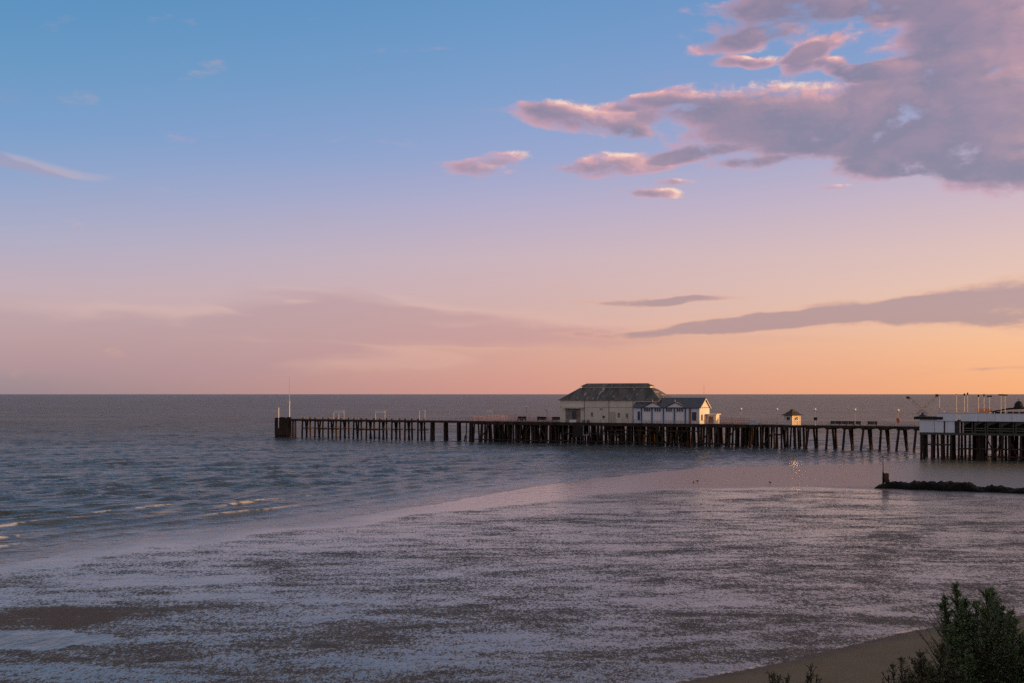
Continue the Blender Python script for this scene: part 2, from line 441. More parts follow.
for k in range(60):
    t = te+k*(tE-te)/60
    mb.box(t-.04, t+.04, 6.0, 6.08, 6.4, 7.3)
mb.box(te, tE, 6.02, 6.06, 7.25, 7.32); mb.box(te, tE, 6.02, 6.06, 6.82, 6.88)
mb.build('railing', M['steel'], jet)

# theatre deck (the wide middle part)
tA, tB = T(472.5, -4), T(748, -4)
WF, WBK = -4.5, 15.
dk = thing('theatre_deck', 'broad dark pier deck carrying the theatre, on a forest of close timber piles', 'pier deck', tA, WF, 0)
MB().box(tA, tB, WF, WBK, 6.05, 6.4).build('deck', M['deckwood'], dk)
mb = MB(); mb.box(tA-.2, tB, WF-.25, WF-.01, 5.5, 6.5); mb.box(tA-.22, tA-.01, WF, WBK, 5.5, 6.4); mb.build('edge_beam', M['timber'], dk)
rest = MB(); n = 0
rows_w = (WF+.25, -1.6, 2.6, 6.6, 10.6, 14.2)
nb = 57
for k in range(nb):
    t = tA+.4+(tB-tA-.8)*k/(nb-1)+random.uniform(-.45, .45)
    for j, w in enumerate(rows_w):
        if k > 44 and j in (2, 4): continue
        a = (t+random.uniform(-.5, .5)*(j > 0), w+random.uniform(-.3, .3)*(j > 0), random.uniform(-.45, .45), random.uniform(-.5, .5))
        if j == 0 or (j == 1 and n < 99 and k % 2 == 0): pile(dk, *a, .27, 5.9); n += 1
        else: pile(dk, *a, .27, 5.9, mb=rest)
o = rest.build('rear_piles', M['timber'], dk); o['kind'] = 'stuff'
for (x0, x1, z) in ((560, 640, 3.0), (560, 735, .75), (474, 556, .7), (600, 700, 4.2)):
    MB().box(T(x0, WF), T(x1, WF), WF-.12, WF+.02, z, z+.34).build('waling', M['timber'], dk)
for (x0, x1) in ((480, 490), (505, 496), (520, 531), (548, 539), (560, 570), (596, 608), (622, 611), (640, 655), (667, 655), (676, 688), (700, 712), (724, 736)):
    MB().tube((T(x0, WF), WF-.2, .6), (T(x1, WF), WF-.2, 5.6), .17).build('brace', M['timber'], dk)
MB().box(T(574, WF), T(584, WF), WF-.4, WF-.14, 2.1, 5.5).build('landing_hatch', M['black'], dk)
mb = MB(); t0, t1 = T(584.5, WF), T(590, WF)
mb.box(t0, t1, WF-1.2, WF-.26, 2.7, 2.9)
for q in (t0, t1): mb.tube((q, WF-.9, 2.9), (q, WF-.9, 5.6), .08)
mb.build('landing_stage', M['steel'], dk)

def railing(sec, t0, t1, w, step=1.8, h=1.1, mat='rail', name='railing', pick=0., rails=2, z0=ZD):
    q = MB(); n = max(1, int(round((t1-t0)/step)))
    for k in range(n+1):
        t = t0+(t1-t0)*k/n; q.box(t-.045, t+.045, w-.045, w+.045, z0, z0+h)
    for r in range(rails):
        z = z0+h-(h-.15)*r/max(1, rails-1)*.85-.06
        q.box(t0, t1, w-.025, w+.025, z, z+.055)
    if pick:
        n = int((t1-t0)/pick)
        for k in range(n):
            t = t0+(k+.5)*(t1-t0)/n; q.box(t-.03, t+.03, w-.02, w+.02, z0+.1, z0+h*random.uniform(.86, .96))
    return q.build(name, M[mat], sec)
railing(dk, T(556, WF), tB, WF+.3, 1.8, 1.1, 'rail', rails=3)
railing(dk, tA, T(556, WF), WF+.3, 1.8, 1.05, 'rail_pink', rails=3)
# tall pale windbreak fence
wf = thing('windbreak_fence', 'tall pale pink slatted windbreak fence on the deck left of the theatre', 'fence', T(473, 8), 8, ZD)
for i in range(6):
    t0 = T(474, 8)+(T(558, 8)-T(474, 8))*i/6; t1 = T(474, 8)+(T(558, 8)-T(474, 8))*(i+1)/6-.05
    h = (1.7, 2.15, 2.1, 2.05, 1.5, 1.4)[i]
    railing(wf, t0, t1, 8, 1.6, h, 'rail_pink', 'fence_panel', .26, 3)
wf2 = thing('side_fence', 'rust red picket fence on the deck right of the lit gable end', 'fence', T(715, 5), 5, ZD)
for i in range(2):
    a, b = T(715, 5), T(750, 5)
    railing(wf2, a+(b-a)*i/2, a+(b-a)*(i+1)/2-.05, 5, 1.6, 1.75-.2*i, 'rail_red', 'fence_panel', .3, 3)

# walkway
tC = T(922, -2)
wk_ = thing('pier_walkway', 'narrower pier walkway on paired splayed trestles between theatre deck and near deck', 'walkway', tB, -4, 0)
WW = -4.; WE = 5.
MB().box(tB+.02, tC, WW, WE, 6.08, 6.4).build('deck', M['deckwood'], wk_)
mb = MB(); mb.box(tB+.02, tC, WW-.22, WW-.01, 5.75, 6.45); mb.box(tB+.02, tC, WE+.01, WE+.2, 5.75, 6.35); mb.build('edge_beam', M['timber'], wk_)
for px in np.arange(750.5, 806, 6.2):
    for w in (WW+.2, -1, 2, WE-.3):
        pile(wk_, T(px, WW)+random.uniform(-.4, .4), w, random.uniform(-.5, .5), random.uniform(-.4, .4), .26, 5.9)
for px in (810.5, 829.5, 846.5, 865.5, 883, 901, 918):
    t = T(px, WW)
    for w, s in ((WW+.2, -1), (WW+1.6, 1), (WE-2.5, .6)):
        pile(wk_, t+s*.5, w, s*random.uniform(.5, 1.), random.uniform(-.3, .3), .33, 5.9)
    MB().box(t-1.1, t+1.1, WW-.1, WE, 5.42, 5.75).build('cross_beam', M['timber'], wk_)
MB().tube((T(762, WW), WW-.1, .3), (T(772, WW), WW-.1, 4.2), .2).build('brace', M['timber'], wk_)
MB().box(T(774, WW), T(781, WW), WW-.12, WW+.0, 3.6, 4.0).build('waling', M['timber'], wk_)
railing(wk_, tB+.1, tC, WW+.25, 1.7, 1.1, 'rail', rails=3)
railing(wk_, tB+.1, tC, WE-.2, 1.7, 1.1, 'rail', rails=3)

# ------------------------------------------------------------------ theatre
HW0, HW1 = -1., 13.
h0, h1 = T(560, HW0), T(672, HW1+0)-.0
h1 = h0+31.8
th = thing('pier_theatre', 'cream walled pier theatre with corrugated hipped roof and white gabled annex', 'theatre', h0, HW0, ZD)
ZE = 13.2
MB().box(h0, h1, HW0, HW1, ZD, ZE-.05).build('hall_wall', M['cream'], th)
def hip(q, a, b, z0, ins_t, ins_w, z1):
    (t0, t1, w0, w1) = a
    t2, t3, w2, w3 = t0+ins_t, t1-ins_t, w0+ins_w, w1-ins_w
    q.quad((t0, w0, z0), (t1, w0, z0), (t3, w2, z1), (t2, w2, z1)); q.quad((t1, w0, z0), (t1, w1, z0), (t3, w3, z1), (t3, w2, z1))
    q.quad((t1, w1, z0), (t0, w1, z0), (t2, w3, z1), (t3, w3, z1)); q.quad((t0, w1, z0), (t0, w0, z0), (t2, w2, z1), (t2, w3, z1))
    q.quad((t0, w0, z0), (t0, w1, z0), (t1, w1, z0), (t1, w0, z0)); q.quad((t2, w2, z1), (t3, w2, z1), (t3, w3, z1), (t2, w3, z1))
    return q
e = .45
rf = hip(MB(), (h0-e, h1+e, HW0-e, HW1+e), None, ZE, 4.9, 5.5, 16.9).build('roof', M['roof'], th)
MB().box(h0+4.9, h1-4.9, HW0+5.6, HW1-5.6, 16.8, 17.35).build('clerestory', M['cream'], rf)
hip(MB(), (h0+4.4, h1-4.4, HW0+5.0, HW1-5.0), None, 17.35, 1.6, 1.9, 18.25).build('ridge_cap', M['roof'], rf)
MB().box(h0-e, h1+e, HW0-e-.02, HW0-e+.1, ZE-.12, ZE-.01).build('gutter', M['greydoor'], rf)
fw = HW0-.03
def zt(py, w=HW0): return Zp(py, (h0+h1)/2-6, w)
# recess under a canopy at the left
MB().box(T(565.5, fw), T(580.5, fw), fw-.02, fw+.03, ZD+.05, zt(408.3)).build('entrance_recess', M['greydoor'], th)
dr = MB().box(T(571.5, fw), T(577.5, fw), fw-.06, fw-.02, ZD+.05, zt(409.5)).build('entrance_door', M['brickred'], th)
MB().box(T(572.3, fw), T(576.5, fw), fw-.09, fw-.06, ZD+1, zt(410.5)).build('glass_pane', M['glass'], dr)
MB().box(T(563.5, fw), T(584, fw), fw-1.1, fw, zt(408.4), zt(407.4)).build('canopy', M['cream'], th)
for px0, px1, y0, y1, mm in ((591, 592.8, 412.5, 416.5, 'greydoor'), (602.6, 604.8, 415.5, 418, 'glass'), (617.6, 619.8, 412.6, 417, 'greydoor'), (626, 628, 413.4, 417.4, 'greydoor'), (600, 602.5, 408.4, 409.6, 'greydoor')):
    w_ = MB().box(T(px0, fw), T(px1, fw), fw-.06, fw+.02, zt(y1), zt(y0)).build('window', M[mm], th)
    q = MB(); a, b, c, d = T(px0, fw), T(px1, fw), zt(y1), zt(y0)
    q.box(a-.1, b+.1, fw-.1, fw-.03, c-.12, c); q.box(a-.1, b+.1, fw-.1, fw-.03, d, d+.1)
    q.build('window_frame', M['cream'], w_)
MB().box(T(608.5, fw), T(615.5, fw), fw-.05, fw+.02, ZD, zt(411.6)).build('roller_door', simple('roller', (.5, .47, .33), .6, .1, 1), th)
for px in (584.5, 609, 633): MB().tube((T(px, fw), fw-.08, ZD), (T(px, fw), fw-.08, ZE-.2), .07).build('downpipe', M['greydoor'], th)
MB().box(h0-.02, h1, fw-.03, fw+.01, 11.0, 11.08).build('board_joint', M['greydoor'], th)

# white annex with two gables
AW0, AW1 = -3.4, 6.2
a0, a1 = T(633.8, AW0), T(699.6, AW0)
am = (AW0+AW1)/2; AZ = 11.15; AR = 13.75
an = MB().prism([(AW0, ZD), (AW1, ZD), (AW1, AZ), (am, AR-.15), (AW0, AZ)], 0, a0, a1).build('annex_wall', M['bluewhite'], th)
r2 = MB()
sl = (AR-AZ)/(am-AW0)
r2.prism([(AW0-.45, AZ-.45*sl), (am, AR), (AW1+.45, AZ-.45*sl), (AW1+.45, AZ-.45*sl+.2), (am, AR+.2), (AW0-.45, AZ-.45*sl+.2)], 0, a0-.3, a1+.45)
ar = r2.build('annex_roof', M['slate'], th)
for px in (653, 675.4):
    tc = T(px, AW0); hw = 2.95; zg = AZ-.05; za = 12.55
    wb = AW0+(za-AZ)/sl+.2
    MB().prism([(tc-hw+.25, zg), (tc+hw-.25, zg), (tc, za-.12)], 1, AW0-.34, AW0+.1).build('gable', M['white'], th)
    q = MB(); q.prism([(tc-hw-.15, zg-.05), (tc, za), (tc+hw+.15, zg-.05), (tc+hw+.15, zg+.12), (tc, za+.2), (tc-hw-.15, zg+.12)], 1, AW0-.6, wb+.4)
    q.build('gable_roof', M['slate'], ar)
    MB().lathe((tc, AW0-.45, za+.15), [(.09, 0), (.17, .22), (.09, .42), (.02, .8)], 8).build('finial', M['rail'], ar)
af = AW0-.02
zq = lambda py: Zp(py, (a0+a1)/2, AW0)
for px in (641.5, 652, 663.4, 674.4, 685.3): MB().box(T(px, af)-.17, T(px, af)+.17, af-.12, af+.02, ZD, AZ-.1).build('pilaster', M['slate'], th)
for x0, x1 in ((643.8, 650.6), (654.3, 661), (665.8, 672.4), (676.4, 683.4)):
    w_ = MB().box(T(x0, af), T(x1, af), af-.06, af+.02, zq(411.6), zq(407.7)).build('window', M['glass'], th)
    q = MB()
    for k in range(4):
        t = T(x0, af)+(T(x1, af)-T(x0, af))*k/3; q.box(t-.06, t+.06, af-.1, af-.061, zq(411.7), zq(407.6))
    q.box(T(x0, af)-.06, T(x1, af)+.06, af-.14, af-.02, zq(411.9), zq(411.55)); q.build('window_frame', M['bluewhite'], w_)
    MB().box(T(x0, af), T(x1, af), af-.04, af+.02, ZD+.5, zq(412.4)).build('wall_panel', M['white'], th)
d_ = MB().box(T(637.6, af), T(640, af), af-.06, af+.02, ZD+.9, zq(411.6)).build('window', M['glass'], th)
d_ = MB().box(T(692, af), T(696.3, af), af-.06, af+.02, ZD+.9, zq(411.9)).build('window', M['glass'], th)
MB().box(T(688.8, af), T(691.2, af), af-.05, af+.02, ZD, AZ-.2).build('side_panel', M['brickred'], th)
MB().box(T(696.9, af), T(699.2, af), af-.05, af+.02, ZD, AZ-.2).build('side_panel', M['cream'], th)
# lit gable end: door, windows, bargeboard
MB().box(a1-.02, a1+.05, 1.0, 2.4, ZD, ZD+2.6).build('door', M['brickred'], th)
MB().box(a1-.02, a1+.05, -1.9, -.6, ZD+1, ZD+2.7).build('window', M['glass'], th)
MB().box(a1-.02, a1+.06, AW0, AW1, AZ-.2, AZ).build('end_trim', M['brickred'], th)
q = MB(); q.prism([(AW0-.45, AZ-.45*sl-.25), (am, AR-.25), (AW1+.45, AZ-.45*sl-.25), (AW1+.45, AZ-.45*sl), (am, AR), (AW0-.45, AZ-.45*sl)], 0, a1+.38, a1+.47); q.build('bargeboard', M['white'], ar)
pw0, pw1 = 2.8, 6.0
q = MB(); q.box(a1+.06, a1+3., pw0, pw1, ZD, 9.0); q.build('porch', M['white'], th)
MB().box(a1+.06, a1+3.4, pw0-.5, pw1+.3, 9.0, 9.25).build('porch_roof', M['white'], th)
MB().box(a1+.8, a1+2.2, pw0-.05, pw0+.02, ZD, 8.5).build('door', M['brickred'], th)
MB().tube((T(704, am), am, 12.5), (T(704, am), am, 17.6), .05, .03, 6).build('aerial', M['steel'], ar)

# ------------------------------------------------------------------ small things on the deck
def globe_lamp(px, w, h, label, mat='steel'):
    t = T(px, w)
    o = thing('lamp_post', label, 'lamp post', t, w, ZD, 'globe lamp posts along the pier')
    MB().lathe((t, w, ZD), [(.16, 0), (.16, .5), (.09, .6), (.06, 1.), (.05, h-.5)], 8).build('pole', M[mat], o)
    MB().lathe((t, w, ZD+h-.5), [(.06, 0), (.16, .06), (.16, .12), (.05, .16)], 8).build('collar', M['black'], o)
    MB().lathe((t, w, ZD+h-.36), [(.1, 0), (.27, .12), (.34, .32), (.3, .52), (.16, .66), (.03, .7)], 12).build('globe', M['globe'], o, True)
    return o
globe_lamp(526.5, 3, 4.6, 'globe lamp post rising over the pale pink windbreak fence')
globe_lamp(741, -2.9, 4.4, 'globe lamp post just right of the theatre, by the rust red fence')
globe_lamp(777, -2.9, 4.4, 'globe lamp post close beside the left wall of the little kiosk')
globe_lamp(815, -3.2, 4.4, 'globe lamp post right of the kiosk, with a dark box on its pole')
globe_lamp(855, -3.2, 4.4, 'globe lamp post behind the row of dark benches on the walkway')
globe_lamp(898, -3.2, 4.3, 'globe lamp post above the orange lifebuoy, last before the near deck')
t = T(547, -1); o = thing('dark_post', 'thin black unlit post standing in front of the fence left of the theatre', 'post', t, -1, ZD)
MB().lathe((t, -1, ZD), [(.12, 0), (.1, .4), (.06, .5), (.05, 3.7)], 8).build('pole', M['black'], o)
MB().box(t-.75, t+.05, -1.08, -.92, ZD+3.6, ZD+3.75).build('arm', M['black'], o)
t = T(815.6, -3.5); o = thing('notice_box', 'small dark box on the pole right of the kiosk', 'box', t, -3.5, ZD)
MB().box(t-.42, t+.42, -3.75, -3.4, ZD+1.4, ZD+2.2).build('case', M['black'], o); MB().box(t-.48, t+.48, -3.8, -3.38, ZD+2.2, ZD+2.28).build('lid', M['black'], o)
t = T(898.2, -3.75); o = thing('lifebuoy', 'orange lifebuoy ring hung at the rail near the last globe lamp', 'lifebuoy', t, -3.75, ZD)
q = MB(); rr = .42
for k in range(16):
    g0, g1 = k*math.pi/8, (k+1)*math.pi/8
    q.tube((t+rr*math.cos(g0), -3.9, ZD+1.75+rr*math.sin(g0)), (t+rr*math.cos(g1), -3.9, ZD+1.75+rr*math.sin(g1)), .13, n=6)
q.build('ring', M['orange'], o); MB().box(t-.3, t+.3, -3.82, -3.72, ZD+1.0, ZD+2.2).build('back_board', M['orange'], o)

def flag_pole(px, w, ybot, ytop, r, label, name='flagpole', two=False):
    t = T(px, w); z1 = Zp(ytop, t, w)
    o = thing(name, label, 'pole', t, w, ZD)
    if two:
        zm = Zp(401, t, w)
        MB().tube((t, w, ZD), (t, w, zm), r*1.3, r).build('lower_mast', M['white'], o)
        MB().tube((t, w, zm-.6), (t, w, z1), r*.8, r*.5).build('topmast', M['rail_pink'], o)
        MB().box(t-.5, t+.5, w-.12, w+.12, zm-.7, zm-.55).build('crosstree', M['white'], o)
    else:
        MB().tube((t, w, 3.2), (t, w, z1), r, r*.8).build('shaft', M['white'], o)
        MB().lathe((t, w, z1), [(r*1.3, 0), (r*1.3, .1), (.02, .22)], 8).build('cap', M['white'], o)
    return o
flag_pole(278.6, -1.0, 0, 408.2, .17, 'short thick white mast at the very tip of the jetty')
flag_pole(289.5, 1.5, 0, 376.5, .13, 'tall thin two part flagpole on the jetty tip, red above white', two=True)

def white_frame(px0, px1, ytop, label, posts, bar=True, w=3., panel=False, name='white_gantry'):
    t0, t1 = T(px0, w), T(px1, w); z1 = Zp(ytop, (t0+t1)/2, w)
    o = thing(name, label, 'frame', t0, w, ZD, 'white frames on the outer jetty')
    for f in posts:
        t = t0+(t1-t0)*f; MB().tube((t, w, ZD), (t, w, z1), .055, n=6).build('post', M['white'], o)
    if bar:
        MB().box(t0-.05, t1+.05, w-.08, w+.08, z1-.05, z1+.09).build('top_bar', M['white'], o)
    if panel:
        MB().box(t0+.1, t1-.1, w-.03, w+.03, z1-.75, z1-.07).build('sign_panel', M['white'], o)
    return o
white_frame(333.8, 344, 410.6, 'wide white frame on the jetty closest to its tip, board across the top', (0, .5, 1), True, 3, True)
white_frame(375.5, 385, 410.8, 'white frame with a top board midway along the open jetty', (0, 1), True, 3, True)
white_frame(419.5, 425, 410.5, 'small white goalpost shaped frame on the jetty left of the three posts', (0, 1), True)
white_frame(449.5, 459, 409.8, 'three separate white uprights at the landward end of the narrow jetty', (0, .45, 1), False, name='white_posts')
white_frame(486.5, 492.5, 410.3, 'white topped frame behind the left part of the pink windbreak fence', (0, 1), True, 6, True)

def bench(t, w, L, hb, label, mat='black', group='dark benches on the pier'):
    o = thing('bench', label, 'bench', t, w, ZD, group)
    MB().box(t-L/2, t+L/2, w, w+.5, ZD+.42, ZD+.48).build('seat', M[mat], o)
    MB().box(t-L/2, t+L/2, w+.5, w+.57, ZD+.42, ZD+hb).build('backrest', M[mat], o)
    for s in (-1, 1): MB().box(t+s*(L/2-.2)-.05, t+s*(L/2-.2)+.05, w, w+.55, ZD, ZD+.42).build('leg', M[mat], o)
    return o
for px, lab in ((519, 'dark bench farthest left before the pink fence, left of its globe lamp'), (523.5, 'dark bench right under the globe lamp of the pink fence'), (541, 'dark bench against the fence just left of the thin black post'), (556, 'dark bench against the fence next to the theatre corner')):
    bench(T(px, 5), 5, 3.2 if px > 530 else 1.5, 1.5, lab)
for px, L, lab in ((835, 2.6, 'first high backed bench of the walkway row, nearest the kiosk'), (842.5, 2.2, 'second high backed bench of the walkway row from the kiosk'), (849.5, 2.2, 'high backed bench just left of the globe lamp in the walkway row'), (857, 1.9, 'high backed bench just right of the globe lamp in the walkway row'), (872, 2.6, 'high backed bench at the landward end of the walkway row')):
    bench(T(px, -3.2), -3.2, L, 1.3, lab, group='high backed benches on the walkway')
for px, z in ((595, 1.2),):
    pass
# tables outside the theatre entrance
t = T(586, -3); o = thing('picnic_table', 'dark picnic table outside the theatre entrance canopy', 'table', t, -3, ZD)
MB().box(t-1.1, t+1.1, -3.4, -2.6, ZD+.72, ZD+.8).build('table_top', M['black'], o)
for s in (-1, 1):
    MB().box(t-1.1, t+1.1, -3+s*.8-.15, -3+s*.8+.15, ZD+.43, ZD+.48).build('seat', M['black'], o)
    MB().box(t+s*.8-.06, t+s*.8+.06, -3.8, -2.2, ZD, ZD+.72).build('leg', M['black'], o)
t = T(572.5, WF+.2); o = thing('white_banner', 'white banner tied along the rail below the theatre entrance', 'banner', t, WF, ZD)
MB().box(T(569, WF), T(576, WF), WF+.18, WF+.22, ZD+.1, ZD+.85).build('cloth', M['white'], o)
for px in (569, 576): MB().tube((T(px, WF), WF+.2, ZD), (T(px, WF), WF+.2, ZD+1), .05, n=6).build('post', M['rail'], o)
t = T(753, -3); o = thing('white_counter', 'low grey white counter on the walkway left of the kiosk', 'counter', t, -3, ZD)
MB().box(T(749, -3), T(757.5, -3), -3.4, -2.5, ZD, ZD+1.25).build('front', M['bluewhite'], o)
MB().box(T(748.6, -3), T(757.9, -3), -3.6, -2.4, ZD+1.25, ZD+1.35).build('counter_top', M['white'], o)

# kiosk
kx, ky = PW(T(792.3, -.6), -.6)
kk = wthing('kiosk', 'small white kiosk with flared brown pyramid roof, its right side sunlit', 'kiosk', (kx, ky, ZD), rz=math.atan2(ky, kx)+R(45)-math.pi/2)
hs = 1.52
MB().box(-hs, hs, -hs, hs, 0, 2.75).build('wall', simple('kiosk_paint', (.62, .58, .52), .6, .1, 1), kk)
MB().lathe((0, 0, 0), [(3.0, 2.65), (2.95, 2.8), (2.1, 3.1), (1.25, 3.7), (.72, 3.85), (.72, 4.05), (.3, 4.35), (.05, 4.45)], 4, R(45)).build('roof', M['brown'], kk)
for s, axis in ((-1, 1), (-1, 0), (1, 0)):
    q = MB()
    if axis == 1: q.box(-.6, .6, s*hs-.03, s*hs+.03, 1.35, 2.2)
    else: q.box(s*hs-.03, s*hs+.03, -.6, .6, 1.35, 2.2)
    wn = q.build('window', M['glass'], kk)
    q = MB()
    if axis == 1: q.box(-.72, .72, s*hs-.14, s*hs-.03, 1.23, 1.35)
    else: q.box(*(sorted((s*hs+s*.03, s*hs+s*.14))), -.72, .72, 1.23, 1.35)
    q.build('counter', M['white'], wn)
for a in (-1, 1):
    for b in (-1, 1): MB().box(a*hs-.08, a*hs+.08, b*hs-.08, b*hs+.08, 0, 2.7).build('corner_post', M['white'], kk)

# ------------------------------------------------------------------ near deck on the right
NW = -44.7
n0 = T(919.5, NW); n1 = n0+62
nd = thing('near_deck', 'wide near deck of the pier at the right edge, open arcade under white parapet', 'pier deck', n0, NW, 0)
Z1 = 9.2; Z2 = 10.6
MB().box(n0, n1, NW, 8, 5.85, 6.2).build('lower_deck', M['deckwood'], nd)
MB().box(n0+.1, n1, NW-.22, NW-.01, 5.75, 6.28).build('edge_beam', M['darkgreen'], nd)
tw = T(954.5, NW)
sd = MB(); tj = T(943.6, NW); sd.box(n0, tj, NW+.02, NW+8, 6.22, Z1); sd.build('corner_store', M['bluewhite'], nd)
MB().box(tj+.01, T(945.2, NW), NW+.3, NW+7, 6.22, Z1).build('door_gap', M['glass'], nd)
MB().box(T(945.2, NW)+.01, tw, NW+.02, NW+8, 6.22, Z1).build('store_wall', M['bluewhite'], nd)
MB().box(T(934.4, NW)-.04, T(934.4, NW)+.04, NW-.01, NW+.02, 6.25, Z1-.05).build('panel_joint', M['greydoor'], nd)
MB().box(tw+.02, n1, NW+7., NW+7.3, 6.22, Z1).build('arcade_back_wall', M['darkgreen'], nd)
MB().box(tw+.02, T(960, NW), NW+1.5, NW+7., 6.22, Z1).build('stair_enclosure', M['glass'], nd)
MB().box(n0-1.2, T(943, NW), NW-.4, NW+9, Z1+.01, Z1+.62).build('store_roof', M['black'], nd)
tp = T(937, NW)
MB().box(tp, n1, NW+.0, NW+50, Z1-.35, Z1-.01).build('upper_deck', M['deckwood'], nd)
q = MB(); px = [937, 957.2, 960.8, 978, 995, 1012, 1030, 1060]
for a, b in zip(px[:-1], px[1:]):
    if a == 957.2: q.box(T(a, NW), T(b, NW), NW+.4, NW+.55, Z1, Z2-.35); continue
    q.box(T(a, NW)+.04, min(T(b, NW)-.02, n1), NW-.3, NW-.12, Z1-.3, Z2)
q.build('parapet', M['bluewhite'], nd)
MB().box(tp, n1, NW-.34, NW-.08, Z2+.005, Z2+.1).build('coping', M['rail'], nd)
for px in (960.2, 963.2, 972.3, 975, 985.4, 987.6, 1000, 1002, 1013.5, 1016, 1027):
    t = T(px, NW+.3); MB().box(t-.13, t+.13, NW+.2, NW+.46, 6.22, Z1-.36).build('arcade_post', M['rail'] if px < 965 else M['darkgreen'], nd)
for k, (x0, x1) in enumerate(((964, 972), (975.5, 985), (988, 1000), (1002.5, 1013), (1016.5, 1027))):
    q = MB(); q.box(T(x0, NW), T(x1, NW), NW+.3, NW+.38, 7.25, 7.36); q.box(T(x0, NW), T(x1, NW), NW+.3, NW+.38, 6.75, 6.84)
    q.build('arcade_rail', M['greydoor'], nd)
    t0, t1 = T(x0, NW), T(x1, NW)
    MB().prism([(t0, Z1-.4), (t1, Z1-.4), (t0, Z1-1.35)], 1, NW+.24, NW+.34).build('spandrel', M['darkgreen'], nd)
rest = MB(); n = 0
for k in range(30):
    t = n0+.3+k*2.1+random.uniform(-.3, .3)
    for j, w in enumerate((NW+.3, NW+3.5, NW+7.5, NW+12, NW+18, NW+26)):
        if j > 3 and k < 6: continue
        a = (t+random.uniform(-.4, .4)*(j > 0), w, random.uniform(-.2, .2), random.uniform(-.4, .4))
        if j == 0 or (j == 1) or (j == 2 and k % 2 == 0): pile(nd, *a, .26, 5.85)
        else: pile(nd, *a, .27, 5.85, mb=rest)
o = rest.build('rear_piles', M['timber'], nd); o['kind'] = 'stuff'
MB().box(T(976, NW), T(983.5, NW), NW+.7, NW+2.5, -.5, 5.8).build('solid_pier', M['timber'], nd)
for x0, x1, z in ((958, 1040, 2.6), (928, 950, 3.4), (985, 1040, .9)):
    MB().box(T(x0, NW), T(x1, NW), NW-.06, NW+.1, z, z+.3).build('waling', M['timber'], nd)
for x0, x1 in ((986, 996), (1003, 994), (1008, 1018)):
    MB().tube((T(x0, NW), NW-.1, 5.5), (T(x1, NW), NW-.1, .8), .14).build('brace', M['timber'], nd)

# floodlight masts on the upper deck
ml = ['thin mast with a pale stem, leftmost on the white parapet, beside the crossed ride arms', 'thin mast above the middle of the left parapet panel',
      'mast with a dark lamp head standing just left of its twin above the parapet gap', 'taller mast with a dark head, right of the parapet gap pair',
      'mast with dark head left of the orange roofed stall', 'mast with dark head rising over the orange roofed stall', 'short headed mast between the orange stall and the long dark roof', 'mast over the left end of the long dark roof', 'mast next to the right over the long dark roof, nearer the dome']
for (px, yt, hd), lab in zip(((939.5, 396.2, 0), (956.5, 394, 0), (964.4, 394.3, 1), (967.6, 393.5, 1), (978.4, 395.5, 1), (984, 395, 1), (989.5, 396, 2), (1001, 394.6, 2), (1005, 394.8, 2)), ml):
    w = NW+6; t = T(px, w); z1 = Zp(yt, t, w)
    o = thing('floodlight_mast', lab, 'floodlight mast', t, w, Z1, 'floodlight masts on the near deck')
    MB().tube((t, w, Z1), (t, w, z1), .055, .035, 7).build('mast', M['steel'], o)
    if hd == 1: MB().lathe((t, w, z1-.35), [(.07, 0), (.17, .1), (.19, .35), (.14, .5), (.04, .6)], 8).build('lamp_head', M['black'], o)
    elif hd == 2: MB().box(t-.55, t+.55, w-.14, w+.14, z1-.2, z1+.1).build('lamp_head', M['black'], o)
    else: MB().lathe((t, w, z1-.2), [(.05, 0), (.12, .08), (.12, .2), (.02, .28)], 8).build('lamp_head', M['steel'], o)

# crossed ride arms
w = NW+5; t = T(922, w)
ride = thing('fairground_ride', 'fairground ride with two crossed lattice arms above the corner store roof', 'ride', t, w, Z1+.62)
rz = Z1+.6
MB().lathe((t+.1, w, rz), [(.9, 0), (.8, .25), (.3, .4), (.25, .9)], 10).build('base', M['brown'], ride)
def arm(x0, y0, x1, y1, dw, mat, pods):
    A = (T(x0, w+dw), w+dw, Zp(y0, t, w)); B = (T(x1, w+dw), w+dw, Zp(y1, t, w))
    q = MB(); A = np.array(A); B = np.array(B); d = (B-A)/np.linalg.norm(B-A); nrm = np.array((-d[2], 0, d[0]))*.2; dep = np.array((0, .2, 0))
    for a in (-1, 1):
        for b in (-1, 1): q.tube(A+nrm*a+dep*b, B+nrm*a+dep*b, .05, n=5)
    N = 12
    for k in range(N):
        p0 = A+(B-A)*k/N; p1 = A+(B-A)*(k+1)/N; s = 1 if k % 2 else -1
        for b in (-1, 1): q.tube(p0+nrm*s+dep*b, p1-nrm*s+dep*b, .035, n=4)
    ob = q.build('arm', M[mat], ride)
    for E in pods:
        P = A if E == 0 else B
        MB().box(P[0]-.55, P[0]+.1, P[1]-.4, P[1]+.4, P[2]-.3, P[2]+.25).build('gondola', M['brown'], ob)
arm(909, 397.5, 928, 414.5, 0, 'steel', (0,))
arm(938, 395.2, 916.5, 414.5, .9, 'steel', (0,))
for dx in (-1, 1): MB().tube((t+.4*dx+.3, w, rz+.3), (t+.3, w, Zp(409.5, t, w)), .11).build('support_leg', M['white'], ride)
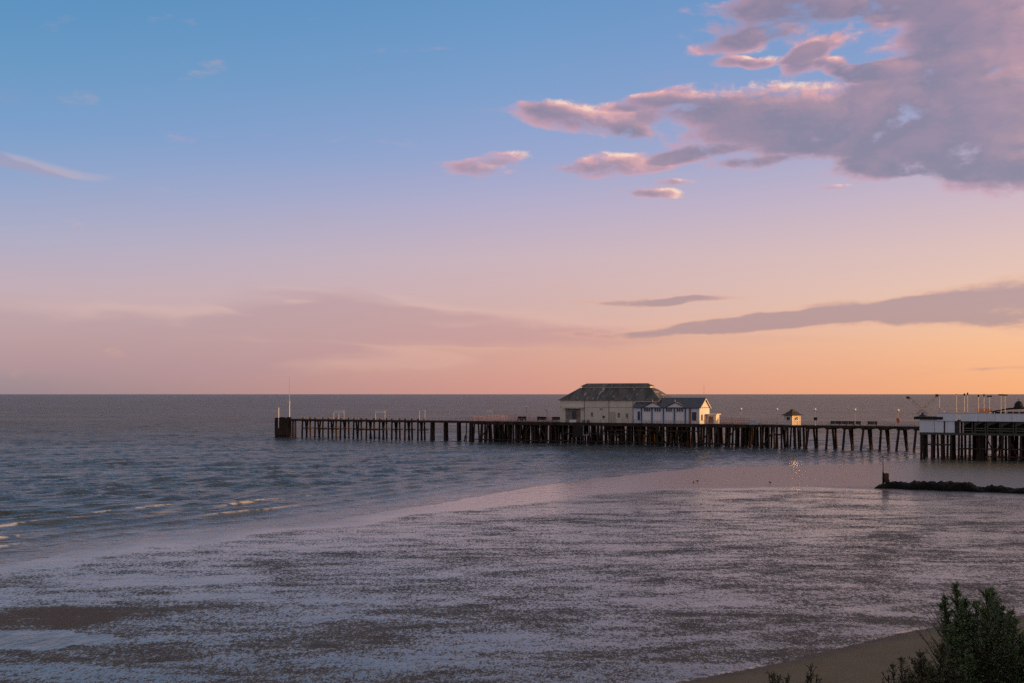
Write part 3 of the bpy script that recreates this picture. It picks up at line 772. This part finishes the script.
# orange roofed stall, domed dark roof, rubbish
w = NW+7; s0, s1 = T(978, w), T(991, w)
st_ = thing('orange_stall', 'small sunlit stall with orange red roof on the near upper deck', 'stall', s0, w, Z1)
MB().box(s0+.2, s1-.2, w, w+2.2, Z1, Z1+1.75).build('counter', M['white'], st_)
MB().prism([(w-.5, Z1+1.75), (w+2.6, Z1+1.75), (w+1.05, Z1+2.45)], 0, s0-.2, s1).build('roof', M['orange'], st_)
w = NW+9; s0, s1 = T(990, w), T(1046, w)
dp_ = thing('domed_pavilion', 'low dark roofed pavilion with a small black dome at the right edge', 'pavilion', s0, w, Z1)
MB().box(s0+.5, s1, w, w+6, Z1, Z1+1.7).build('wall', M['brown'], dp_)
MB().prism([(s0-.2, Z1+1.75), (T(1008, w), Z1+2.6), (s1, Z1+3.0), (s1, Z1+2.65), (T(1008, w), Z1+2.2), (s0-.2, Z1+1.55)], 1, w-.8, w+6.5).build('roof', M['black'], dp_)
q = MB(); 
for k in range(9):
    t = s0+1+k*1.3; q.box(t-.08, t+.08, w-.75, w-.6, Z1, Z1+1.7)
q.build('front_posts', M['bluewhite'], dp_)
tc = T(1018.8, w+1)
MB().lathe((tc, w+1, Z1+2.6), [(1.15, 0), (1.15, .25), (1.0, .3), (.95, .8), (.7, 1.25), (.35, 1.55), (.06, 1.65), (.04, 2.3), (.005, 2.35)], 14).build('dome', M['black'], dp_, True)
w = NW+3; t = T(943.8, w); o = thing('gull', 'pale gull perched on the left end of the white parapet', 'gull', t, w, Z2)
def gull(o, t, w, z, mat, s=1.):
    q = MB(); n = 10
    prof = [(-.3, .02, .03), (-.2, .07, .01), (-.05, .11, 0), (.08, .1, .02), (.17, .06, .08), (.22, .055, .13), (.27, .04, .14), (.33, .008, .13)]
    b = len(q.v)
    for x, r, dz in prof:
        for k in range(n): q.v.append((t+x*s, w+r*s*math.cos(k*6.2832/n), z+(.27+dz+r*math.sin(k*6.2832/n))*s))
    for i in range(len(prof)-1):
        for k in range(n): q.f.append((i*n+k, i*n+(k+1) % n, (i+1)*n+(k+1) % n, (i+1)*n+k))
    for sd in (-1, 1): q.tube((t, w+.04*sd*s, z), (t, w+.04*sd*s, z+.2*s), .012*s, n=5)
    return q.build('body', mat, o, True)
gull(o, t, w, Z2, M['white'], 1.4); o.location.z = Z2

# gulls on the wet sand
for px, py, lab in ((693.5, 484.3, 'dark wading gull on the pink wet sand left of the other birds'), (697.5, 483.2, 'second small gull close beside the wading pair'), (770, 484.8, 'lone dark gull on the pink wet sand, nearest the groyne')):
    x, y = ground(px, py); z = float(beach_z(np.array([x]), np.array([y]))[0][0])
    o = wthing('gull', lab, 'gull', (x, y, z), 'gulls on the wet sand', rz=random.uniform(0, 3))
    gull(o, 0, 0, 0, M['gull'], 1.05)

# ------------------------------------------------------------------ groyne with its beacon
def groyne():
    A = np.array(ground(873.5, 488.6)); B = np.array(ground(1024, 494.5)); D = B-A; Lg = np.linalg.norm(D)*1.7; D /= np.linalg.norm(D); N = np.array((-D[1], D[0]))
    us = np.linspace(0, Lg, 260); q = MB(); nv = 18
    hts = np.interp(us, [0, .4, 1.4, 2.5, 5, 6.3, 9.5, 11.5, 14.2, 15.2, 16.2, 17.3, 19, 20.2, 21.5, 24, Lg], [.05, .5, .8, 1.1, 1.0, 1.25, 1.25, 1.3, 1.25, .85, .75, 1.05, .95, .7, .85, .75, .8])*1.08
    hw = 1.7+.5*np.sin(us*1.3)
    for i, u in enumerate(us):
        for k in range(nv):
            g = math.pi*k/(nv-1); off = -math.cos(g)*hw[i]; zz = hts[i]*max(0, math.sin(g))**.55
            p = A+D*u+N*(off+1.4)
            nn = float(fbm(np.array([u*1.5+off*.3]), np.array([off*1.2+zz]), 3, 90)[0])-.5
            n3 = float(vnoise(np.array([u*2.9]), np.array([off*2.+zz*2]), 91)[0])-.5
            r = 1+.55*nn+.3*n3
            q.v.append((p[0]+N[0]*off*(r-1)*.5, p[1]+N[1]*off*(r-1)*.5, zz*(.75+.32*r+.2*nn+.12*n3)-.12))
    for i in range(len(us)-1):
        for k in range(nv-1): a = i*nv+k; q.f.append((a, a+1, a+nv+1, a+nv))
    q.f.append(tuple(range(nv)))
    o = q.build('rock_groyne', M['rock'], None)
    return tag(o, 'long low black seaweed covered groyne running out from the right edge', 'groyne')
groyne()
bx, by = ground(883.2, 489.0); by += 1.6; bx += .7
bc = wthing('groyne_beacon', 'black beacon with stout square post and thin mast at the groyne tip', 'beacon', (bx, by, .9))
zz = lambda py: EYE-(py-HZ)*by/F-.9
MB().box(-.02, .62, -.3, .3, 0, zz(473.2)).build('post', M['black'], bc)
MB().box(-.1, .7, -.38, .38, 0, .5).build('footing', M['rock'], bc)
MB().tube((-.2, 0, -.2), (-.2, 0, zz(472)), .16, .12).build('lower_mast', M['black'], bc)
MB().tube((-.2, 0, zz(472)), (-.22, 0, zz(457.5)), .075, .05).build('mast', M['black'], bc)
MB().lathe((-.22, 0, zz(457.8)), [(.05, 0), (.12, .1), (.12, .3), (.02, .4)], 8).build('top_mark', M['black'], bc)

# ------------------------------------------------------------------ shrubs on the cliff
def leaf_mat(name, c1, c2):
    m, nt, p = new_mat(name)
    oi = nt.n.new('ShaderNodeNewGeometry')
    g = nt.n.new('ShaderNodeTexCoord').outputs['Object']
    f = nt.ss(nt.noise(g, 3.5, 3), .35, .65)
    c = nt.mix(f, (*c1, 1), (*c2, 1))
    c = nt.mix(nt.m('MULTIPLY', oi.outputs['Random Per Island'], .5), c, (c2[0]*1.5, c2[1]*1.4, c2[2], 1))
    nt._in(p.inputs['Base Color'], c); p.inputs['Roughness'].default_value = .6
    return m
M['leaf'] = leaf_mat('shrub_leaves', (.055, .11, .045), (.115, .19, .075))
M['leaf2'] = leaf_mat('shrub_leaves_olive', (.055, .068, .03), (.1, .105, .05))
def sprig(L, p, d, n, ln, wd, rng):
    full = np.array(d); d = full/np.linalg.norm(full)
    for k in range(n):
        f = (k+.3)/n; q = p+full*f
        s = rng.normal(0, 1, 3); s -= d*np.dot(s, d)*.8; s = s/np.linalg.norm(s)
        a = d*.75+s*.8; a /= np.linalg.norm(a)
        b = np.cross(a, rng.normal(0, 1, 3)); b /= np.linalg.norm(b)
        l = ln*(1-.45*f)*rng.uniform(.7, 1.25)
        L.quad(q-b*wd*.3, q+a*l*.5-b*wd, q+a*l, q+a*l*.5+b*wd, q+b*wd*.3)
def shrub(name, label, base, tops, spread, n_side, mat, seed, group=None, stem=.03, dense=10, crown=1.3, sl=.2):
    rng = np.random.RandomState(seed)
    o = wthing(name, label, 'shrub', base, group)
    wood = MB(); L = MB(); base = np.array(base)
    for tp in tops:
        tp = np.array(tp)-base
        mid = np.array((tp[0]*.8+rng.normal(0, .05), tp[1]*.8, tp[2]*.5))
        N = 26; pts = []
        for i in range(N+1):
            f = i/N; pts.append((1-f)**2*np.zeros(3)+2*f*(1-f)*mid+f*f*tp+rng.normal(0, .008, 3))
        for i in range(0, N, 2): wood.tube(pts[i], pts[min(i+2, N)], stem*(1-i/N)+.006, stem*(1-(i+2)/N)*.95+.005, 5, False)
        tl = np.linalg.norm(tp)
        for k in range(n_side):
            f = 1-(rng.uniform(0, 1)**1.25)*min(1, crown/tl)
            i = min(N-1, int(f*N)); p = pts[i]+(pts[i+1]-pts[i])*(f*N-i)
            ax = pts[i+1]-pts[i]; ax /= np.linalg.norm(ax)
            s = rng.normal(0, 1, 3); s -= ax*np.dot(s, ax); s /= np.linalg.norm(s)
            tip = (1-f)*tl
            ln = min(sl, .03+tip*.3)*rng.choice((.5, .8, 1., 1.3, 1.8))*rng.uniform(.8, 1.2)
            d = (ax*.9+s*.7)*ln
            wood.tube(p, p+d, .005, .002, 4, False)
            sprig(L, p, d, dense, .05, .0055, rng)
        sprig(L, pts[-4], pts[-1]-pts[-4]+ax*.05, 16, .04, .005, rng)
    wood.build('branches', M['bark'], o); L.build('foliage', M[mat], o)
    return o
def at(px, py, Y): return ((px-512)/F*Y, Y, EYE-(py-HZ)*Y/F)
rng = random.Random(5)
def czl(x, y):
    d = (x-TD0[0])*TDN[0]+(y-TD0[1])*TDN[1]; q = min(1, max(0, (d-27)/14.5)); return 1.75+(d-27)*.03+q*q*(3-2*q)*11.2-.3
tops = []
for px, py in ((955.5, 586), (945, 597), (948, 612), (962, 604), (967, 600), (976, 606), (987, 594), (991, 592), (995, 603), (1003, 607), (1009, 612), (985, 612), (958, 622), (950, 630), (972, 622), (1000, 622), (1014, 622), (1020, 634), (1010, 640), (990, 634), (975, 640), (962, 640), (953, 648), (1026, 640), (985, 655), (1008, 660), (968, 658), (958, 668), (1022, 662), (995, 672), (975, 676), (948, 676), (1040, 655), (1035, 672)):
    tops.append(at(px, py, 11.6+rng.uniform(-.5, .6)))
x, y, _ = at(990, 700, 11.8)
shrub('tamarisk_shrub', 'large feathery dark green shrub with upright shoots at the bottom right corner', (x, y, czl(x, y)), tops, .5, 120, 'leaf', 1, stem=.026, dense=9, crown=1.4, sl=.24)
tops = []
for px, py in ((922, 654), (925, 662), (931, 668), (918, 672), (943, 646), (944, 660), (936, 676), (952, 664), (946, 672), (912, 676), (928, 680), (940, 683), (962, 678)):
    tops.append(at(px, py, 10.6+rng.uniform(-.3, .3)))
x, y, _ = at(938, 720, 10.6)
shrub('olive_shrub', 'smaller olive green shrub in front of the large one, on its left', (x, y, czl(x, y)), tops, .4, 70, 'leaf2', 2, stem=.018, dense=9, crown=.8, sl=.14)
for (ps, bx_, lab, sd) in ((((899, 658), (893, 668), (904, 670), (909, 676), (888, 676)), 900, 'sparse thin stemmed shrub left of the olive one, few leaves', 3), (((811, 667), (808, 676), (816, 678)), 811, 'lone wispy sprig poking up at the bottom edge, over dry sand', 4), (((772, 675), (778, 679), (786, 680)), 777, 'low weedy shoots at the bottom edge, farthest left of the plants', 6)):
    tops = [at(px, py, 9.8+rng.uniform(-.2, .2)) for px, py in ps]
    x, y, _ = at(bx_, 720, 9.8)
    shrub('sparse_shrub', lab, (x, y, czl(x, y)), tops, .3, 20, 'leaf2', sd, 'sparse shoots on the cliff', .01, 5, .55, .1)

# ------------------------------------------------------------------ sun and sky
SUN_EL, SUN_AZ = R(5.2), R(104)
sd = np.array((math.sin(SUN_AZ)*math.cos(SUN_EL), math.cos(SUN_AZ)*math.cos(SUN_EL), math.sin(SUN_EL)))
from mathutils import Vector
L = bpy.data.lights.new('sun', 'SUN'); L.energy = 4.4; L.angle = R(.6); L.color = (1., .46, .12)
lo = bpy.data.objects.new('sun', L); COL.objects.link(lo); lo.location = (60, -20, 60)
lo.rotation_euler = Vector(sd).to_track_quat('Z', 'Y').to_euler()

W = bpy.data.worlds.new('World'); sc.world = W; W.use_nodes = True
nt = NT(W.node_tree); nt.n.clear()
out = nt.n.new('ShaderNodeOutputWorld')
tc = nt.n.new('ShaderNodeTexCoord').outputs['Generated']
sx = nt.n.new('ShaderNodeSeparateXYZ'); nt.l.new(nt.vm('NORMALIZE', tc), sx.inputs[0])
dx, dy, dz = sx.outputs
az = nt.m('ARCTAN2', dx, dy); el = nt.m('ARCSINE', dz)
U = nt.m('MULTIPLY', az, F); V = nt.m('MULTIPLY', el, F)
hl = nt.m('SQRT', nt.m('MAXIMUM', nt.m('ADD', nt.m('MULTIPLY', dx, dx), nt.m('MULTIPLY', dy, dy)), 1e-6))
sunf = nt.m('DIVIDE', nt.m('ADD', nt.m('MULTIPLY', dx, math.sin(SUN_AZ)), nt.m('MULTIPLY', dy, math.cos(SUN_AZ))), hl)
def uv(px, py):
    a = math.atan((px-512)/F); return a*F, math.atan((HZ-py)/F*math.cos(a))*F
VM = 900.
def skyramp(stops, zen):
    st = [(max(0, (HZ-y)/VM), lin(*c)) for y, c in stops]+[(.60, lin(*zen)), (1., lin(*[x*.85 for x in zen]))]
    return nt.ramp(nt.m('DIVIDE', V, VM), st)
ZEN = (155, 143, 142)
left = skyramp(((394, (150, 132, 146)), (368, (156, 136, 152)), (345, (182, 146, 158)), (300, (188, 156, 172)), (250, (166, 156, 186)), (200, (136, 150, 192)), (150, (108, 144, 192)), (100, (92, 140, 186)), (50, (79, 134, 182)), (0, (69, 129, 178))), ZEN)
mid = skyramp(((394, (213, 150, 142)), (350, (212, 156, 150)), (310, (208, 165, 166)), (260, (202, 170, 181)), (210, (180, 165, 195)), (160, (148, 158, 201)), (100, (122, 152, 199)), (50, (106, 147, 196)), (0, (92, 141, 191))), ZEN)
right = skyramp(((394, (253, 176, 126)), (350, (248, 184, 144)), (310, (238, 191, 168)), (260, (224, 186, 180)), (210, (204, 176, 190)), (160, (174, 164, 196)), (100, (142, 156, 200)), (50, (126, 151, 200)), (0, (112, 146, 197))), ZEN)
sunw = skyramp(((394, (255, 190, 110)), (330, (255, 200, 130)), (250, (240, 196, 160)), (150, (190, 175, 190)), (0, (150, 150, 180))), ZEN)
back = skyramp(((394, (160, 130, 140)), (300, (196, 152, 160)), (200, (190, 160, 168)), (100, (172, 154, 170)), (0, (152, 144, 164))), ZEN)
sky = nt.mix(nt.mapr(sunf, -.62, -.24), left, mid)
sky = nt.mix(nt.mapr(sunf, -.24, .17), sky, right)
sky = nt.mix(nt.ss(sunf, .2, 1.), sky, sunw)
sky = nt.mix(nt.ss(dy, .35, -.5), sky, back)
cx = nt.n.new('ShaderNodeCombineXYZ'); nt.l.new(U, cx.inputs[0]); nt.l.new(V, cx.inputs[1])
P = cx.outputs[0]
# clouds live on the sky sphere in azimuth and elevation
def chain(vec, d): return nt.vm('ADD', vec, nt.vm('SCALE', (1e-6, 0, 0), d))
wn = nt.n.new('ShaderNodeTexNoise'); wn.noise_dimensions = '2D'; nt.l.new(nt.vm('MULTIPLY', P, (.006, .014, 0)), wn.inputs['Vector'])
wn.inputs['Scale'].default_value = 1.; wn.inputs['Detail'].default_value = 4
PWv = nt.vm('ADD', P, nt.vm('MULTIPLY', nt.vm('SUBTRACT', wn.outputs['Color'], (.5, .5, .5)), (44, 22, 0)))
PWv = nt.vm('ADD', nt.vm('MULTIPLY', PWv, (1, 1, 0)), (0, 0, 1))
def masses(blobs, lit=False):
    acc = li = None
    for (px, py, rx, ry, rot, wt) in blobs:
        u, v = uv(px, py); c, s_ = math.cos(R(rot)), math.sin(R(rot)); rx *= 1.15; ry *= 1.15
        pk = PWv if acc is None else chain(PWv, acc)
        x = nt.vm('DOT_PRODUCT', pk, (c/rx, s_/rx, -(c*u+s_*v)/rx))
        y = nt.vm('DOT_PRODUCT', pk, (-s_/ry, c/ry, (s_*u-c*v)/ry))
        b = nt.m('MAXIMUM', nt.m('MULTIPLY_ADD', y, nt.m('MULTIPLY', y, -1.), nt.m('MULTIPLY_ADD', x, nt.m('MULTIPLY', x, -1.), 1.)), 0.)
        acc = nt.m('MULTIPLY', b, wt) if acc is None else nt.m('MULTIPLY_ADD', b, wt, acc)
        if lit:
            q = nt.m('MULTIPLY', nt.m('MULTIPLY_ADD', x, .75, nt.m('MULTIPLY', y, .6)), b)
            li = q if li is None else nt.m('ADD', li, q)
    return acc, li
def fb(vec, off, sc_, det, rough, last):
    return nt.noise(nt.vm('ADD', nt.vm('MULTIPLY', chain(vec, last), sc_), off), 1., det, rough, 0., '2D')
haze = [(150, 335, 420, 32, 0, .9), (480, 325, 260, 20, 0, .6), (120, 362, 330, 20, 0, .8), (290, 303, 95, 18, -8, .5), (400, 306, 110, 12, -6, .4), (690, 335, 260, 14, 0, .35), (30, 163, 75, 9, -8, .75)]
Dv, Lv = masses(haze, True)
Dv = nt.m('ADD', Dv, nt.m('MULTIPLY', nt.m('SUBTRACT', fb(P, (15, 3, 0), (.0045, .02, 0), 6, .6, Dv), .5), 1.2))
av = nt.ss(Dv, .1, 1.05)
veil_c = nt.mix(nt.ss(sunf, -.6, .1), lin(172, 136, 154), lin(208, 146, 148))
veil_c = nt.mix(nt.m('MULTIPLY', nt.ss(Dv, .95, .35, 0., .8), nt.ss(Lv, .02, .2)), veil_c, lin(242, 192, 176))
sky = nt.mix(nt.m('MULTIPLY', av, .72), sky, veil_c)
low = [(1000, 303, 110, 22, 5, 1.0), (880, 316, 170, 14, 3, .9), (770, 324, 150, 8, 3, .8), (650, 330, 140, 6, 2, .6), (668, 302, 100, 4.5, 0, 1.0), (985, 368, 70, 3, 0, .6), (1060, 318, 90, 20, 0, .8)]
Dl, _ = masses(low)
Dl = nt.m('ADD', nt.m('MINIMUM', Dl, 1.1), nt.m('MULTIPLY', nt.m('SUBTRACT', fb(P, (9, 1, 0), (.011, .034, 0), 6, .62, Dl), .5), 1.5))
al = nt.ss(Dl, .2, .85)
low_c = nt.mix(nt.ss(Dl, .4, .95), lin(226, 164, 146), lin(164, 128, 143))
sky = nt.mix(nt.m('MULTIPLY', al, .8), sky, low_c)
blobs = [(885, 112, 250, 40, 4, 1.0), (965, 80, 110, 55, 0, .9), (1010, 145, 130, 40, 0, .95), (715, 100, 95, 20, 4, .85), (1040, 40, 110, 60, 0, .9), (920, 150, 130, 24, -4, .7), (850, 122, 140, 26, 0, .6), (1060, 110, 130, 90, 0, .8), (645, 102, 45, 9, 2, .5),
         (790, 14, 112, 30, 4, 1.0), (905, -8, 150, 24, 0, .9), (1000, 5, 110, 30, 0, .8), (740, 42, 60, 9, 8, .6), (845, 38, 60, 10, 14, .7),
         (578, 118, 80, 17, -6, 0.93), (635, 131, 32, 9, -8, 0.52), (548, 107, 30, 11, 0, 0.37), (600, 164, 82, 14, 2, 0.89), (485, 167, 50, 10, 0, 0.85), (512, 155, 34, 8, 0, 0.52), (690, 154, 44, 8, 4, 0.65), (752, 163, 44, 7.5, 2, 0.7), (648, 191, 42, 6, -4, 0.93), (672, 181, 28, 4, 0, 0.74), (868, 172, 52, 12, 0, 0.89), (975, 165, 75, 14, -4, 0.52), (828, 190, 20, 4, 0, 0.52),
         (805, 60, 24, 13, 20, 1.1), (838, 65, 20, 9, 0, 1.0), (885, 71, 46, 9, 0, 1.0), (765, 61, 24, 5, 0, .8), (732, 60, 22, 5, 0, .8)]
Dc, Lc = masses(blobs, True)
Dc = nt.m('MINIMUM', Dc, 1.15)
n0 = fb(PWv, (3, 7, 0), (.0165, .03, 0), 8, .6, Dc); n1 = fb(nt.vm('ADD', PWv, (6, 6, 0)), (3, 7, 0), (.0165, .03, 0), 6, .6, n0)
D0 = nt.m('MULTIPLY_ADD', nt.m('SUBTRACT', n0, .52), nt.ss(Dc, .02, .45, .3, 2.9), Dc)
a = nt.ss(D0, .16, .85)
body = nt.m('MULTIPLY_ADD', Dc, .75, nt.m('MULTIPLY', D0, .4))
deep = nt.mix(nt.ss(n1, .42, .62), lin(132, 120, 147), lin(147, 126, 151))
core = nt.mix(nt.ss(body, .35, 1.3), lin(208, 156, 174), deep)
hi = nt.m('ADD', nt.m('MULTIPLY', nt.m('SUBTRACT', n0, n1), 3.), nt.m('MULTIPLY', Lc, 1.5))
hi = nt.m('MULTIPLY', hi, nt.ss(body, 1.4, .55, .12, 1.))
cl = nt.mix(nt.ss(hi, -.1, .34, 0., .8), core, lin(232, 168, 168))
cl = nt.mix(nt.ss(hi, .26, .66, 0., .95), cl, lin(254, 214, 190))
sky = nt.mix(a, sky, cl)
bg2 = nt.n.new('ShaderNodeBackground'); nt.l.new(sky, bg2.inputs[0]); bg2.inputs[1].default_value = .9
ns = nt.n.new('ShaderNodeTexSky'); ns.sky_type = 'NISHITA'; ns.sun_disc = False
ns.sun_elevation = SUN_EL; ns.sun_rotation = SUN_AZ; ns.air_density = 1.; ns.dust_density = 1.; ns.ozone_density = 2.
bg1 = nt.n.new('ShaderNodeBackground'); nt.l.new(ns.outputs[0], bg1.inputs[0]); bg1.inputs[1].default_value = .05
ad = nt.n.new('ShaderNodeAddShader'); nt.l.new(bg1.outputs[0], ad.inputs[0]); nt.l.new(bg2.outputs[0], ad.inputs[1])
nt.l.new(ad.outputs[0], out.inputs[0])

# ------------------------------------------------------------------ camera and view
cam = bpy.data.cameras.new('camera'); co = bpy.data.objects.new('camera', cam); COL.objects.link(co)
co.location = (0, 0, EYE); co.rotation_euler = (R(90), 0, 0)
cam.sensor_width = 36; cam.lens = 36*F/1024; cam.shift_y = (HZ-341.5)/1024; cam.clip_start = .1; cam.clip_end = 120000
sc.camera = co
vs = sc.view_settings; vs.view_transform = 'Standard'; vs.look = 'None'; vs.gamma = 1; vs.exposure = 0; vs.use_curve_mapping = False
W.cycles.sampling_method = 'MANUAL'; W.cycles.sample_map_resolution = 512
sc.cycles.use_adaptive_sampling = True; sc.cycles.adaptive_threshold = .015; sc.cycles.adaptive_min_samples = 24
sc.cycles.max_bounces = 4; sc.cycles.use_denoising = False
for o in bpy.data.objects:
    if '_o' in o: del o['_o']
